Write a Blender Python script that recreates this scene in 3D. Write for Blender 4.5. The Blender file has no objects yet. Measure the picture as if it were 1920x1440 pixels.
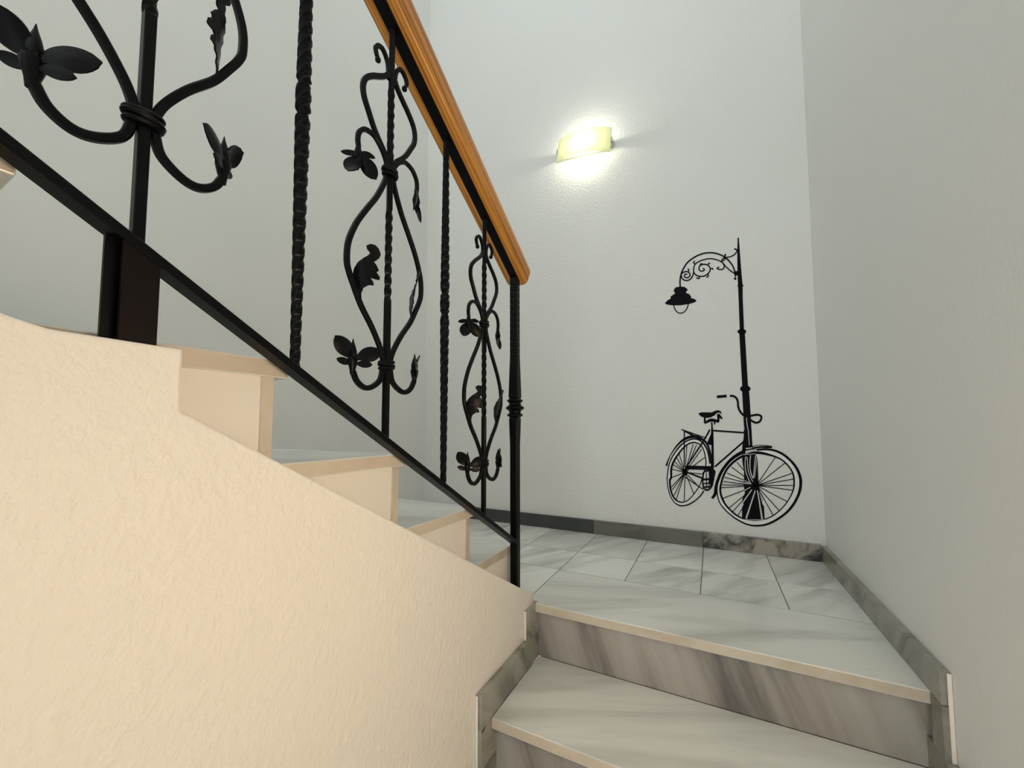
import bpy, bmesh, math, random
from mathutils import Vector, Matrix

random.seed(7)
sc = bpy.context.scene
C = sc.collection

# ------------------------------------------------------------------ camera
FPX, PCX, PCY = 714.9, 974.87, 762.23          # focal length and principal point, in 1920x1440 pixels
YAW, PITCH, ROLL = 0.464768, 0.0580574, -0.0022094
CAM = Vector((-0.491, -2.402, 0.66))
_cy, _sy, _cp, _sp = math.cos(YAW), math.sin(YAW), math.cos(PITCH), math.sin(PITCH)
_f = Vector((-_sy * _cp, _cy * _cp, _sp))
_r0 = Vector((_cy, _sy, 0))
_u0 = _r0.cross(_f)
_r = math.cos(ROLL) * _r0 + math.sin(ROLL) * _u0
_u = -math.sin(ROLL) * _r0 + math.cos(ROLL) * _u0
cam_data = bpy.data.cameras.new('camera')
cam = bpy.data.objects.new('camera', cam_data)
C.objects.link(cam)
cam.matrix_world = Matrix(((_r.x, _u.x, -_f.x, CAM.x), (_r.y, _u.y, -_f.y, CAM.y), (_r.z, _u.z, -_f.z, CAM.z), (0, 0, 0, 1)))
cam_data.sensor_width = 36.0
cam_data.lens = 36.0 * FPX / 1920.0
cam_data.shift_x = (960 - PCX) / 1920.0
cam_data.shift_y = (PCY - 720) / 1920.0
cam_data.clip_start = 0.02
sc.camera = cam

# ------------------------------------------------------------------ world, lights, exposure
sc.view_settings.view_transform = 'Standard'
sc.view_settings.look = 'None'
sc.view_settings.gamma = 1.0
sc.view_settings.use_curve_mapping = False
sc.view_settings.exposure = 1.0
world = bpy.data.worlds.new('world')
sc.world = world
world.use_nodes = True
bg = world.node_tree.nodes['Background']
bg.inputs[0].default_value = (0.93, 1.0, 1.0, 1)
bg.inputs[1].default_value = 0.72


def area(name, loc, target, sx, sy, power, col):
    d = bpy.data.lights.new(name, 'AREA')
    d.shape = 'RECTANGLE'
    d.size, d.size_y = sx, sy
    d.energy = power
    d.color = col
    o = bpy.data.objects.new(name, d)
    C.objects.link(o)
    o.location = loc
    o.rotation_euler = (Vector(target) - Vector(loc)).to_track_quat('-Z', 'Y').to_euler()
    return o


CEIL = 5.4
area('skylight_daylight', (-1.30, -1.75, CEIL + 0.04), (-1.30, -1.75, 0), 1.5, 2.1, 5, (0.86, 0.96, 1.0))
sc.cycles.max_bounces = 6
sc.cycles.diffuse_bounces = 4
sc.cycles.adaptive_threshold = 0.05


# ------------------------------------------------------------------ helpers
def ray(px, py):
    return _f + _r * ((px - PCX) / FPX) - _u * ((py - PCY) / FPX)


def wall_pt(p, y=0.0):
    """pixel -> point of the back wall (plane y)"""
    d = ray(*p)
    return CAM + d * ((y - CAM.y) / d.y)


def add_mesh(name, verts, faces, mat, parent=None, smooth=False, mats=None, fmat=None):
    me = bpy.data.meshes.new(name)
    me.from_pydata([tuple(v) for v in verts], [], faces)
    bm = bmesh.new()
    bm.from_mesh(me)
    if fmat is None:
        bmesh.ops.recalc_face_normals(bm, faces=bm.faces)
    bm.to_mesh(me)
    bm.free()
    for m in (mats or [mat]):
        me.materials.append(m)
    if fmat:
        for p, i in zip(me.polygons, fmat):
            p.material_index = i
    if smooth:
        me.polygons.foreach_set('use_smooth', [True] * len(me.polygons))
        try:
            me.set_sharp_from_angle(angle=math.radians(38))
        except Exception:
            pass
    o = bpy.data.objects.new(name, me)
    C.objects.link(o)
    if parent:
        o.parent = parent
    return o


def tag(o, label=None, cat=None, group=None, kind=None):
    for k, v in (('label', label), ('category', cat), ('group', group), ('kind', kind)):
        if v:
            o[k] = v
    return o


def empty(name, loc=(0, 0, 0)):
    o = bpy.data.objects.new(name, None)
    C.objects.link(o)
    o.location = loc
    o.empty_display_size = 0.1
    return o


def box_vf(x0, x1, y0, y1, z0, z1, base=0):
    v = [(x0, y0, z0), (x1, y0, z0), (x1, y1, z0), (x0, y1, z0), (x0, y0, z1), (x1, y0, z1), (x1, y1, z1), (x0, y1, z1)]
    f = [(0, 3, 2, 1), (4, 5, 6, 7), (0, 1, 5, 4), (1, 2, 6, 5), (2, 3, 7, 6), (3, 0, 4, 7)]
    return v, [tuple(i + base for i in q) for q in f]


def box(name, x0, x1, y0, y1, z0, z1, mat, parent=None, bevel=0.0, edge=None, edge_faces=()):
    """box; edge = second material for the given face numbers (0 bottom 1 top 2 -y 3 +x 4 +y 5 -x)"""
    v, f = box_vf(x0, x1, y0, y1, z0, z1)
    me = bpy.data.meshes.new(name)
    me.from_pydata(v, [], f)
    me.materials.append(mat)
    if edge:
        me.materials.append(edge)
        for i in edge_faces:
            me.polygons[i].material_index = 1
    if bevel:
        bm = bmesh.new()
        bm.from_mesh(me)
        bmesh.ops.bevel(bm, geom=bm.edges[:], offset=bevel, segments=2, profile=0.5, affect='EDGES')
        bm.to_mesh(me)
        bm.free()
    o = bpy.data.objects.new(name, me)
    C.objects.link(o)
    if parent:
        o.parent = parent
    return o


def prism_x(name, poly, x0, x1, mat, parent=None, bevel=0.0):
    """polygon in (y,z) extruded along x"""
    n = len(poly)
    v = [(x0, a, b) for a, b in poly] + [(x1, a, b) for a, b in poly]
    f = [tuple(range(n)), tuple(range(2 * n - 1, n - 1, -1))] + [(i, (i + 1) % n, n + (i + 1) % n, n + i) for i in range(n)]
    o = add_mesh(name, v, f, mat, parent)
    if bevel:
        bm = bmesh.new()
        bm.from_mesh(o.data)
        bmesh.ops.bevel(bm, geom=bm.edges[:], offset=bevel, segments=2, profile=0.5, affect='EDGES')
        bm.to_mesh(o.data)
        bm.free()
    return o


def catmull(P, n=6, closed=False):
    P = [Vector(p) for p in P]
    if len(P) < 3:
        return P
    out = []
    m = len(P)
    rng = range(m) if closed else range(m - 1)
    for i in rng:
        p1, p2 = P[i], P[(i + 1) % m]
        p0 = P[i - 1] if (closed or i > 0) else p1 * 2 - p2
        p3 = P[(i + 2) % m] if (closed or i < m - 2) else p2 * 2 - p1
        for k in range(n):
            t = k / n
            out.append(0.5 * ((2 * p1) + (p2 - p0) * t + (2 * p0 - 5 * p1 + 4 * p2 - p3) * t * t + (3 * p1 - p0 - 3 * p2 + p3) * t ** 3))
    if not closed:
        out.append(P[-1])
    return out


def sweep_yz(path, wid, thk, nseg=8):
    """bar swept along a path of (y,z); wid = width in the plane, thk = depth along x (numbers or lists); rounded-rectangle section"""
    pts = [Vector((p[0], p[1])) for p in path]
    n = len(pts)
    V, F = [], []
    sec = []
    for k in range(nseg):
        a = 2 * math.pi * (k + 0.5) / nseg
        c, s = math.cos(a), math.sin(a)
        e = 0.45
        sec.append((math.copysign(abs(c) ** e, c), math.copysign(abs(s) ** e, s)))
    for i, p in enumerate(pts):
        t = (pts[min(i + 1, n - 1)] - pts[max(i - 1, 0)]).normalized()
        nm = Vector((-t.y, t.x))
        w = wid[i] if isinstance(wid, list) else wid
        h = thk[i] if isinstance(thk, list) else thk
        for a, b in sec:
            q = p + nm * (a * w / 2)
            V.append((b * h / 2, q.x, q.y))
    for i in range(n - 1):
        for k in range(nseg):
            a, b = i * nseg + k, i * nseg + (k + 1) % nseg
            F.append((a, b, b + nseg, a + nseg))
    F.append(tuple(range(nseg)))
    F.append(tuple(range((n - 1) * nseg, n * nseg)))
    return V, F


def merge(parts):
    V, F = [], []
    for v, f in parts:
        b = len(V)
        V += [tuple(q) for q in v]
        F += [tuple(i + b for i in q) for q in f]
    return V, F


def lathe(profile, n=16, cx=0.0, cy=0.0):
    """profile of (r,z)"""
    V, F = [], []
    for r, z in profile:
        for k in range(n):
            a = 2 * math.pi * k / n
            V.append((cx + r * math.cos(a), cy + r * math.sin(a), z))
    for i in range(len(profile) - 1):
        for k in range(n):
            a, b = i * n + k, i * n + (k + 1) % n
            F.append((a, b, b + n, a + n))
    F.append(tuple(range(n)))
    F.append(tuple(range((len(profile) - 1) * n, len(profile) * n)))
    return V, F


def torus(cz, ry, rx, r, tilt=0.0, n=20, m=8):
    """elliptical ring about a vertical bar, tilted in the y direction"""
    V, F = [], []
    for i in range(n):
        a = 2 * math.pi * i / n
        c, s = math.cos(a), math.sin(a)
        for j in range(m):
            b = 2 * math.pi * j / m
            k = 1 + 0.0
            V.append(((rx + r * math.cos(b)) * s, (ry + r * math.cos(b)) * c, cz + r * math.sin(b) + tilt * c * ry + 0.0 * k))
    for i in range(n):
        for j in range(m):
            F.append((i * m + j, ((i + 1) % n) * m + j, ((i + 1) % n) * m + (j + 1) % m, i * m + (j + 1) % m))
    return V, F


def square_bar(zs, sides, angs, chamfer=0.22):
    """vertical square bar; half sides and twist angle per level"""
    V, F = [], []
    n = 8
    for z, s, a in zip(zs, sides, angs):
        h = s / 2
        c = h * (1 - chamfer)
        ca, sa = math.cos(a), math.sin(a)
        for x, y in ((h, c), (c, h), (-c, h), (-h, c), (-h, -c), (-c, -h), (c, -h), (h, -c)):
            V.append((x * ca - y * sa, x * sa + y * ca, z))
    for i in range(len(zs) - 1):
        for k in range(n):
            a, b = i * n + k, i * n + (k + 1) % n
            F.append((a, b, b + n, a + n))
    F.append(tuple(range(n)))
    F.append(tuple(range((len(zs) - 1) * n, len(zs) * n)))
    return V, F


# ------------------------------------------------------------------ materials
def new_mat(name):
    m = bpy.data.materials.new(name)
    m.use_nodes = True
    nt = m.node_tree
    return m, nt, nt.nodes['Principled BSDF']


def plain(name, col, rough=0.5, metal=0.0, spec=0.5):
    m, nt, b = new_mat(name)
    b.inputs['Base Color'].default_value = (*col, 1)
    b.inputs['Roughness'].default_value = rough
    b.inputs['Metallic'].default_value = metal
    b.inputs['Specular IOR Level'].default_value = spec
    return m


def node(nt, typ, **kw):
    n = nt.nodes.new(typ)
    for k, v in kw.items():
        setattr(n, k, v)
    return n


def plaster(name, col, scale=70.0, strength=0.3, dist=0.004, tint=(0.74, 0.70, 0.60), tint_amt=0.25):
    m, nt, b = new_mat(name)
    L = nt.links.new
    tc = node(nt, 'ShaderNodeTexCoord')
    mp = node(nt, 'ShaderNodeMapping')
    mp.inputs['Scale'].default_value = (1, 1, 0.8)
    L(tc.outputs['Object'], mp.inputs[0])
    n1 = node(nt, 'ShaderNodeTexNoise')
    n1.inputs['Scale'].default_value = scale
    n1.inputs['Detail'].default_value = 3
    n1.inputs['Roughness'].default_value = 0.55
    L(mp.outputs[0], n1.inputs['Vector'])
    r1 = node(nt, 'ShaderNodeValToRGB')
    r1.color_ramp.elements[0].position = 0.38
    r1.color_ramp.elements[1].position = 0.68
    L(n1.outputs['Fac'], r1.inputs[0])
    n2 = node(nt, 'ShaderNodeTexNoise')
    n2.inputs['Scale'].default_value = 3.0
    n2.inputs['Detail'].default_value = 2
    L(tc.outputs['Object'], n2.inputs['Vector'])
    add = node(nt, 'ShaderNodeMath', operation='MULTIPLY_ADD')
    L(n2.outputs['Fac'], add.inputs[0])
    add.inputs[1].default_value = 1.2
    L(r1.outputs[0], add.inputs[2])
    bp = node(nt, 'ShaderNodeBump')
    bp.inputs['Strength'].default_value = strength
    bp.inputs['Distance'].default_value = dist
    L(add.outputs[0], bp.inputs['Height'])
    L(bp.outputs[0], b.inputs['Normal'])
    n3 = node(nt, 'ShaderNodeTexNoise')
    n3.inputs['Scale'].default_value = 1.7
    n3.inputs['Detail'].default_value = 4
    L(tc.outputs['Object'], n3.inputs['Vector'])
    r3 = node(nt, 'ShaderNodeValToRGB')
    r3.color_ramp.elements[0].position = 0.5
    r3.color_ramp.elements[0].color = (*col, 1)
    r3.color_ramp.elements[1].position = 0.85
    r3.color_ramp.elements[1].color = (*[c * (1 - tint_amt) + t * tint_amt for c, t in zip(col, tint)], 1)
    L(n3.outputs['Fac'], r3.inputs[0])
    L(r3.outputs[0], b.inputs['Base Color'])
    b.inputs['Roughness'].default_value = 0.55
    b.inputs['Specular IOR Level'].default_value = 0.3
    return m


def marble(name, base, vein, stripe_rot=0.5, scale=6.0, distort=4.0, lo=0.35, hi=0.75, rough=0.18, stretch=(1, 1, 1), soft=None):
    """base stone with bands of vein colour; every piece gets its own offset"""
    m, nt, b = new_mat(name)
    L = nt.links.new
    tc = node(nt, 'ShaderNodeTexCoord')
    oi = node(nt, 'ShaderNodeObjectInfo')
    mul = node(nt, 'ShaderNodeVectorMath', operation='SCALE')
    cmb = node(nt, 'ShaderNodeCombineXYZ')
    L(oi.outputs['Random'], cmb.inputs[0])
    L(oi.outputs['Random'], cmb.inputs[2])
    L(cmb.outputs[0], mul.inputs[0])
    mul.inputs['Scale'].default_value = 23.0
    add = node(nt, 'ShaderNodeVectorMath', operation='ADD')
    L(tc.outputs['Object'], add.inputs[0])
    L(mul.outputs[0], add.inputs[1])
    m1 = node(nt, 'ShaderNodeMapping')
    m1.inputs['Rotation'].default_value = stripe_rot if isinstance(stripe_rot, tuple) else (0, 0, stripe_rot)
    L(add.outputs[0], m1.inputs[0])
    mp = node(nt, 'ShaderNodeMapping')
    mp.inputs['Scale'].default_value = stretch
    L(m1.outputs[0], mp.inputs[0])
    mx = node(nt, 'ShaderNodeTexNoise')
    mx.inputs['Scale'].default_value = scale
    mx.inputs['Detail'].default_value = 7
    mx.inputs['Roughness'].default_value = 0.58
    mx.inputs['Distortion'].default_value = distort
    L(mp.outputs[0], mx.inputs['Vector'])
    r = node(nt, 'ShaderNodeValToRGB')
    r.color_ramp.elements[0].position = lo
    r.color_ramp.elements[0].color = (*base, 1)
    r.color_ramp.elements[1].position = hi
    r.color_ramp.elements[1].color = (*vein, 1)
    if soft:
        e = r.color_ramp.elements.new((lo + hi) / 2)
        e.color = (*soft, 1)
    L(mx.outputs[0], r.inputs[0])
    # piece-to-piece shade
    hs = node(nt, 'ShaderNodeHueSaturation')
    mr = node(nt, 'ShaderNodeMapRange')
    L(oi.outputs['Random'], mr.inputs[0])
    mr.inputs['To Min'].default_value = 0.9
    mr.inputs['To Max'].default_value = 1.08
    L(mr.outputs[0], hs.inputs['Value'])
    L(r.outputs[0], hs.inputs['Color'])
    L(hs.outputs[0], b.inputs['Base Color'])
    b.inputs['Roughness'].default_value = rough
    b.inputs['Specular IOR Level'].default_value = 0.45
    return m


M_wall = plaster('white_stucco', (0.80, 0.80, 0.775), 75, 0.28, 0.004)
M_side = plaster('smooth_white_wall', (0.80, 0.80, 0.775), 60, 0.10, 0.004)
M_string = plaster('stucco_stair_side', (0.81, 0.755, 0.675), 85, 0.30, 0.004, tint_amt=0.1)  # white stucco, with part of the warm lamplight put into its cream colour
M_panel = plaster('smooth_plaster', (0.81, 0.755, 0.675), 30, 0.08, 0.003, tint_amt=0.1)  # white plaster with the same warm light tint mixed into its colour
M_tile = marble('marble_tile', (0.76, 0.76, 0.71), (0.33, 0.32, 0.285), 0.6, 9.0, 0.5, 0.47, 0.80, 0.16, (1.0, 0.16, 1))
M_slab = marble('marble_tread', (0.77, 0.77, 0.71), (0.40, 0.39, 0.35), 1.15, 7.0, 0.5, 0.47, 0.86, 0.2, (1, 0.14, 1))
M_riser = marble('grey_marble_riser', (0.42, 0.405, 0.37), (0.14, 0.13, 0.125), (0, 0.34, 0), 10.0, 0.2, 0.38, 0.70, 0.3, (1, 1, 0.10), (0.335, 0.31, 0.28))
M_edge = marble('honed_marble_edge', (0.64, 0.565, 0.455), (0.50, 0.42, 0.315), 0.4, 9.0, 0.5, 0.4, 0.8, 0.45)
M_skirt = marble('grey_marble_skirting', (0.33, 0.315, 0.27), (0.12, 0.115, 0.095), (0.9, 0.2, 0.3), 9.0, 0.8, 0.40, 0.72, 0.22, (1, 0.25, 1), (0.25, 0.24, 0.20))
M_skirt_dark = marble('dark_grey_marble_skirting', (0.155, 0.15, 0.135), (0.07, 0.07, 0.062), (0.2, 0.3, 0.2), 7.0, 0.8, 0.42, 0.72, 0.22, (0.4, 1, 1))
M_skirt_vein = marble('veined_marble_skirting', (0.36, 0.33, 0.285), (0.05, 0.048, 0.045), (0.2, 0.6, 0.6), 9.0, 1.6, 0.46, 0.64, 0.22, (0.5, 1, 1), (0.22, 0.20, 0.17))
M_slate = marble('dark_slate_skirting', (0.062, 0.066, 0.066), (0.036, 0.04, 0.042), 0.3, 6.0, 0.5, 0.42, 0.8, 0.3)
M_grout = plain('grout', (0.20, 0.175, 0.145), 0.9)
M_iron = plain('black_iron', (0.0020, 0.0019, 0.0024), 0.34, 0.0, 0.13)
M_plate = plain('brown_black_iron', (0.006, 0.003, 0.0026), 0.4, 0.0, 0.13)
M_vinyl = plain('black_vinyl', (0.003, 0.003, 0.007), 0.6, 0.0, 0.10)
M_gap = plain('pale_cut_line', (0.62, 0.62, 0.60), 0.6, 0.0, 0.3)
M_chrome = plain('brushed_clip_metal', (0.45, 0.45, 0.44), 0.3, 1.0)
M_white = plain('white_enamel', (0.8, 0.8, 0.78), 0.4)


def wood_mat():
    m, nt, b = new_mat('varnished_pine')
    L = nt.links.new
    tc = node(nt, 'ShaderNodeTexCoord')
    m1 = node(nt, 'ShaderNodeMapping')
    m1.inputs['Rotation'].default_value = (math.atan(0.615), 0, 0)      # grain runs along the sloping rail
    L(tc.outputs['Object'], m1.inputs[0])
    mp = node(nt, 'ShaderNodeMapping')
    mp.inputs['Scale'].default_value = (1, 0.012, 1)
    L(m1.outputs[0], mp.inputs[0])
    w = node(nt, 'ShaderNodeTexNoise')
    w.inputs['Scale'].default_value = 150
    w.inputs['Detail'].default_value = 3
    w.inputs['Distortion'].default_value = 0.3
    L(mp.outputs[0], w.inputs['Vector'])
    r = node(nt, 'ShaderNodeValToRGB')
    r.color_ramp.elements[0].position = 0.34
    r.color_ramp.elements[0].color = (0.27, 0.075, 0.008, 1)
    r.color_ramp.elements[1].position = 0.56
    r.color_ramp.elements[1].color = (0.68, 0.29, 0.042, 1)
    L(w.outputs['Fac'], r.inputs[0])
    L(r.outputs[0], b.inputs['Base Color'])
    b.inputs['Roughness'].default_value = 0.3
    return m


M_wood = wood_mat()


def glass_mat():
    m = bpy.data.materials.new('frosted_lamp_glass')
    m.use_nodes = True
    nt = m.node_tree
    nt.nodes.clear()
    out = node(nt, 'ShaderNodeOutputMaterial')
    tr = node(nt, 'ShaderNodeBsdfTranslucent')
    tr.inputs[0].default_value = (0.72, 0.73, 0.54, 1)
    df = node(nt, 'ShaderNodeBsdfDiffuse')
    df.inputs[0].default_value = (0.80, 0.83, 0.66, 1)
    gl = node(nt, 'ShaderNodeBsdfGlossy')
    gl.inputs['Roughness'].default_value = 0.12
    m1 = node(nt, 'ShaderNodeMixShader')
    m1.inputs[0].default_value = 0.4
    m2 = node(nt, 'ShaderNodeMixShader')
    m2.inputs[0].default_value = 0.05
    nt.links.new(tr.outputs[0], m1.inputs[1])
    nt.links.new(df.outputs[0], m1.inputs[2])
    nt.links.new(m1.outputs[0], m2.inputs[1])
    nt.links.new(gl.outputs[0], m2.inputs[2])
    nt.links.new(m2.outputs[0], out.inputs[0])
    return m


def emit_mat(name, col, s):
    m = bpy.data.materials.new(name)
    m.use_nodes = True
    nt = m.node_tree
    nt.nodes.clear()
    out = node(nt, 'ShaderNodeOutputMaterial')
    e = node(nt, 'ShaderNodeEmission')
    e.inputs[0].default_value = (*col, 1)
    e.inputs[1].default_value = s
    nt.links.new(e.outputs[0], out.inputs[0])
    return m


M_glass = glass_mat()
M_bulb = emit_mat('lit_bulb', (1.0, 0.96, 0.84), 130.0)
M_bulb_warm = emit_mat('lit_warm_bulb', (1.0, 0.74, 0.50), 6.0)
M_shade_warm = emit_mat('lit_warm_shade', (1.0, 0.74, 0.50), 13.5)

# ------------------------------------------------------------------ the setting
XL = -2.55                       # left wall
YF = -5.0                        # the walls run on behind the camera to here
ZB = -2.1                        # lower floor
T = 0.12


def wall(name, x0, x1, y0, y1, z0, z1, mat=M_wall):
    return tag(box(name, x0, x1, y0, y1, z0, z1, mat), kind='structure')


wall('wall_back', XL - T, T, 0, T, ZB, CEIL)
wall('wall_left', XL - T, XL, YF, 0, ZB, CEIL, M_side)
wall('wall_right', 0, T, YF, 0, ZB, CEIL, M_side)
# ceiling with a skylight opening
ceil = tag(empty('ceiling', (0, 0, CEIL)), kind='structure')
hx0, hx1, hy0, hy1 = -2.05, -0.55, -2.8, -0.7
for (x0, x1, y0, y1) in ((XL - T, hx0, YF, T), (hx1, T, YF, T), (hx0, hx1, YF, hy0), (hx0, hx1, hy1, T)):
    box('ceiling_panel', x0, x1, y0, y1, 0, 0.1, M_wall, ceil)

# landing floor: bed and marble tiles
FLOOR_TH = 0.03
floor = tag(box('floor', XL + 0.0005, -0.0005, -0.675, -0.0005, -0.19, -0.004, M_grout), kind='structure')
box('floor_bed', XL + 0.0005, -1.15, -1.04, -0.676, -0.19, -0.004, M_grout, floor)
XJ = [XL, -2.345, -2.046, -1.747, -1.447, -1.148, -0.847, -0.549, -0.255, 0.0]
YJ = [0.0, -0.40, -0.682, -1.028]
g = 0.0017
for j in range(3):
    for i in range(len(XJ) - 1):
        x0, x1 = XJ[i], XJ[i + 1]
        if j == 2:
            if x0 >= -1.2:
                continue
        y1, y0 = YJ[j], YJ[j + 1]
        if j == 2 and x1 < -1.3:
            y0 = -1.045
        box('tile', x0 + g, x1 - g, y0 + 0.0026, y1 - 0.0026, -0.02, random.uniform(-0.0004, 0.0004), M_tile, floor, 0.0007)

# ------------------------------------------------------------------ lower flight
R1, NOSE0, GO = 0.205, -1.05, 0.322
XA, XB = -1.105, -0.02           # clear width of the lower flight
lower = tag(empty('staircase', (-0.56, -2.4, ZB)), 'grey and white marble flight leading up to the tiled landing', 'staircase')
off = Vector((-0.56, -2.4, ZB))


def lbox(name, x0, x1, y0, y1, z0, z1, mat, parent, o=off, **kw):
    return box(name, x0 - o.x, x1 - o.x, y0 - o.y, y1 - o.y, z0 - o.z, z1 - o.z, mat, parent, **kw)


TH = 0.032
for k in range(9):
    z = -R1 * k
    yn = NOSE0 - GO * k                       # nosing
    yback = -0.682 if k == 0 else NOSE0 - GO * (k - 1) + 0.03
    x0 = XA - 0.0005
    if k == 0:
        # the first slab runs on to the tile joint behind the end of the stair-side wall
        L_ = [(-1.147, -0.6845), (-0.001, -0.6845), (-0.001, yn), (-1.106, yn), (-1.106, -1.0205), (-1.147, -1.0205)]
        n_ = len(L_)
        V_ = [(a - off.x, b - off.y, -off.z - TH) for a, b in L_] + [(a - off.x, b - off.y, -off.z) for a, b in L_]
        F_ = [tuple(range(n_)), tuple(range(n_, 2 * n_))] + [(i, (i + 1) % n_, n_ + (i + 1) % n_, n_ + i) for i in range(n_)]
        t0 = add_mesh('tread', V_, F_, None, lower, mats=[M_slab, M_edge])
        bm_ = bmesh.new()
        bm_.from_mesh(t0.data)
        for f_ in bm_.faces:
            f_.material_index = 1 if f_.normal.y < -0.5 or f_.normal.x < -0.5 else 0
        bmesh.ops.bevel(bm_, geom=bm_.edges[:], offset=0.0025, segments=2, profile=0.5, affect='EDGES')
        bm_.to_mesh(t0.data)
        bm_.free()
    if k:
        lbox('tread', x0, -0.001, yn, yback - 0.0012, z - TH, z, M_slab, lower, bevel=0.0025, edge=M_edge, edge_faces=(2, 5))
    lbox('riser', XA - 0.001, -0.001, yn + 0.03, yn + 0.05, z - R1, z - TH, M_riser, lower)
    lbox('stair_core', XA - 0.001, -0.001, yn + 0.051, yback - 0.001, max(z - 0.6, ZB), z - TH, M_grout, lower)

# skirting of the lower flight: a strip along each tread and an upright beside each riser
SK = 0.02
bl = tag(empty('baseboard_left', (0, 0, 0)), kind='structure')
br = tag(empty('baseboard_right', (0, 0, 0)), kind='structure')


def skirt_set(parent, x0, x1, k0, htop, top0):
    for k in range(k0, 7):
        z = -R1 * k
        yn = NOSE0 - GO * k
        hh = htop
        if k > 0:
            ytop = NOSE0 - GO * (k - 1)
            prism_x('skirting_strip', [(ytop + 0.03, z), (ytop + 0.03, z + hh), (yn - 0.055, z + hh), (yn - 0.055, z - 0.012), (yn, z)], x0, x1, M_skirt, parent, 0.0012)
        zt = top0 if k == 0 else z - 0.002
        bx = (x0, x0 + 0.009) if x0 < -1 else (x1 - 0.009, x1)
        box('plaster_bead', bx[0], bx[1], yn - 0.0608, yn - 0.0575, z - R1 + htop, (z + htop if k else zt) - 0.002, M_panel, parent, 0.001)
        box('skirting_upright', x0, x1, yn - 0.057, yn + 0.03, z - R1 + (htop if k >= 0 else 0), zt - 0.001, M_skirt, parent, 0.0012)


skirt_set(bl, -1.1245, XA, 0, 0.094, -0.008)
skirt_set(br, -SK, -0.0005, 1, 0.08, 0.0)
# right skirting on the landing
box('skirting_piece', -SK, -0.0005, -0.445, -0.0195, 0.0005, 0.079, M_skirt, br, 0.0012)
box('skirting_piece', -SK, -0.0005, -1.105, -0.447, 0.0005, 0.079, M_skirt, br, 0.0012)
box('skirting_upright', -SK, -0.0005, -1.107, -1.052, -R1 + 0.08, -0.0005, M_skirt, br, 0.0012)
box('plaster_bead', -0.009, -0.0005, -1.1105, -1.1075, -R1 + 0.08, 0.078, M_panel, br, 0.001)
# back skirting
bb = tag(empty('baseboard_back', (0, 0, 0)), kind='structure')
for x0, x1, m in ((XL + 0.001, -1.172, M_slate), (-1.170, -0.552, M_skirt_dark), (-0.550, -0.021, M_skirt_vein)):
    box('skirting_piece', x0, x1, -0.019, -0.0005, 0.0005, 0.084, m, bb, 0.0012)

# ------------------------------------------------------------------ stair-side wall (stringer) between the two flights
XS, XP, XR = -1.125, -1.185, -1.155
string_poly = [(-1.022, -1.2), (-1.022, 0.017), (-2.150, 0.685), (-2.150, 0.768), (-2.268, 0.769), (-2.300, 0.778), (-2.312, 0.80), (-2.315, 0.965),
               (-2.63, 0.965), (-2.63, 1.15), (-2.94, 1.15), (-2.94, 1.34), (-3.6, 1.34), (-3.6, ZB), (-1.16, ZB)]
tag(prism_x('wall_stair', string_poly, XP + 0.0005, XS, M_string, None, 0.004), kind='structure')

# ------------------------------------------------------------------ upper flight (turns back towards the viewer)
up_off = Vector((-1.87, -2.3, 0))
upper = tag(empty('staircase', up_off), 'upper marble flight rising to the left behind the black railing', 'staircase')
RY = [-1.062, -1.375, -1.688, -1.995, -2.312, -2.630, -2.945]
RZ = [0.218, 0.409, 0.598, 0.783, 0.977, 1.166, 1.355]
for k in range(7):
    y = RY[k]
    yb = RY[k + 1] if k < 6 else -3.6
    z = RZ[k]
    zp = RZ[k - 1] if k else 0.0
    xe = XP
    if k < 3:
        lbox('tread', XL + 0.001, xe, yb + 0.0, y + 0.026, z - 0.031, z, M_slab, upper, up_off, bevel=0.002, edge=M_edge, edge_faces=(2, 3, 4))
    elif k == 3:
        lbox('tread', XL + 0.001, xe, yb, y + 0.026, z - 0.031, z, M_slab, upper, up_off, bevel=0.002, edge=M_edge, edge_faces=(2, 3, 4))
    else:
        lbox('tread', XL + 0.001, xe, yb, y + 0.026, z - 0.031, z, M_slab, upper, up_off, bevel=0.002, edge=M_edge, edge_faces=(2, 3, 4))
    lbox('riser', XL + 0.001, xe, y - 0.02, y, zp, z - 0.031, M_slab, upper, up_off, edge=M_edge, edge_faces=(3,))
    lbox('step_side', XL + 0.001, XP - 0.004, yb - 0.02 if k < 6 else yb, y - 0.02, -0.19, z - 0.031, M_panel, upper, up_off)

# ------------------------------------------------------------------ the railing
SL = 0.615


def zl(z_at, y):
    """height on a sloping line that has height z_at at y = -1.762"""
    return z_at - SL * (y + 1.762)


rail = tag(empty('stair_railing', (XR, -1.12, 0.08)), 'black wrought iron railing with leaf scrolls and a varnished pine handrail', 'railing')
RO = Vector((XR, -1.12, 0.08))


def rel(V, o=RO):
    return [(v[0] - o.x, v[1] - o.y, v[2] - o.z) for v in V]


def sloped_bar(name, prof, zc, y0, y1, mat, parent, smooth=False, caps=True):
    """profile of (x, n) with n measured square to the slope, swept along the slope line"""
    a = math.atan(SL)
    nrm = Vector((0, math.sin(a), math.cos(a)))
    V, F = [], []
    n = len(prof)
    for y in (y0, y1):
        p = Vector((XR, y, zl(zc, y)))
        for x, q in prof:
            V.append(p + Vector((x, 0, 0)) + nrm * q)
    for k in range(n):
        F.append((k, (k + 1) % n, n + (k + 1) % n, n + k))
    F.append(tuple(range(n)))
    F.append(tuple(range(2 * n - 1, n - 1, -1)))
    return add_mesh(name, rel(V), F, mat, parent, smooth)


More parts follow.
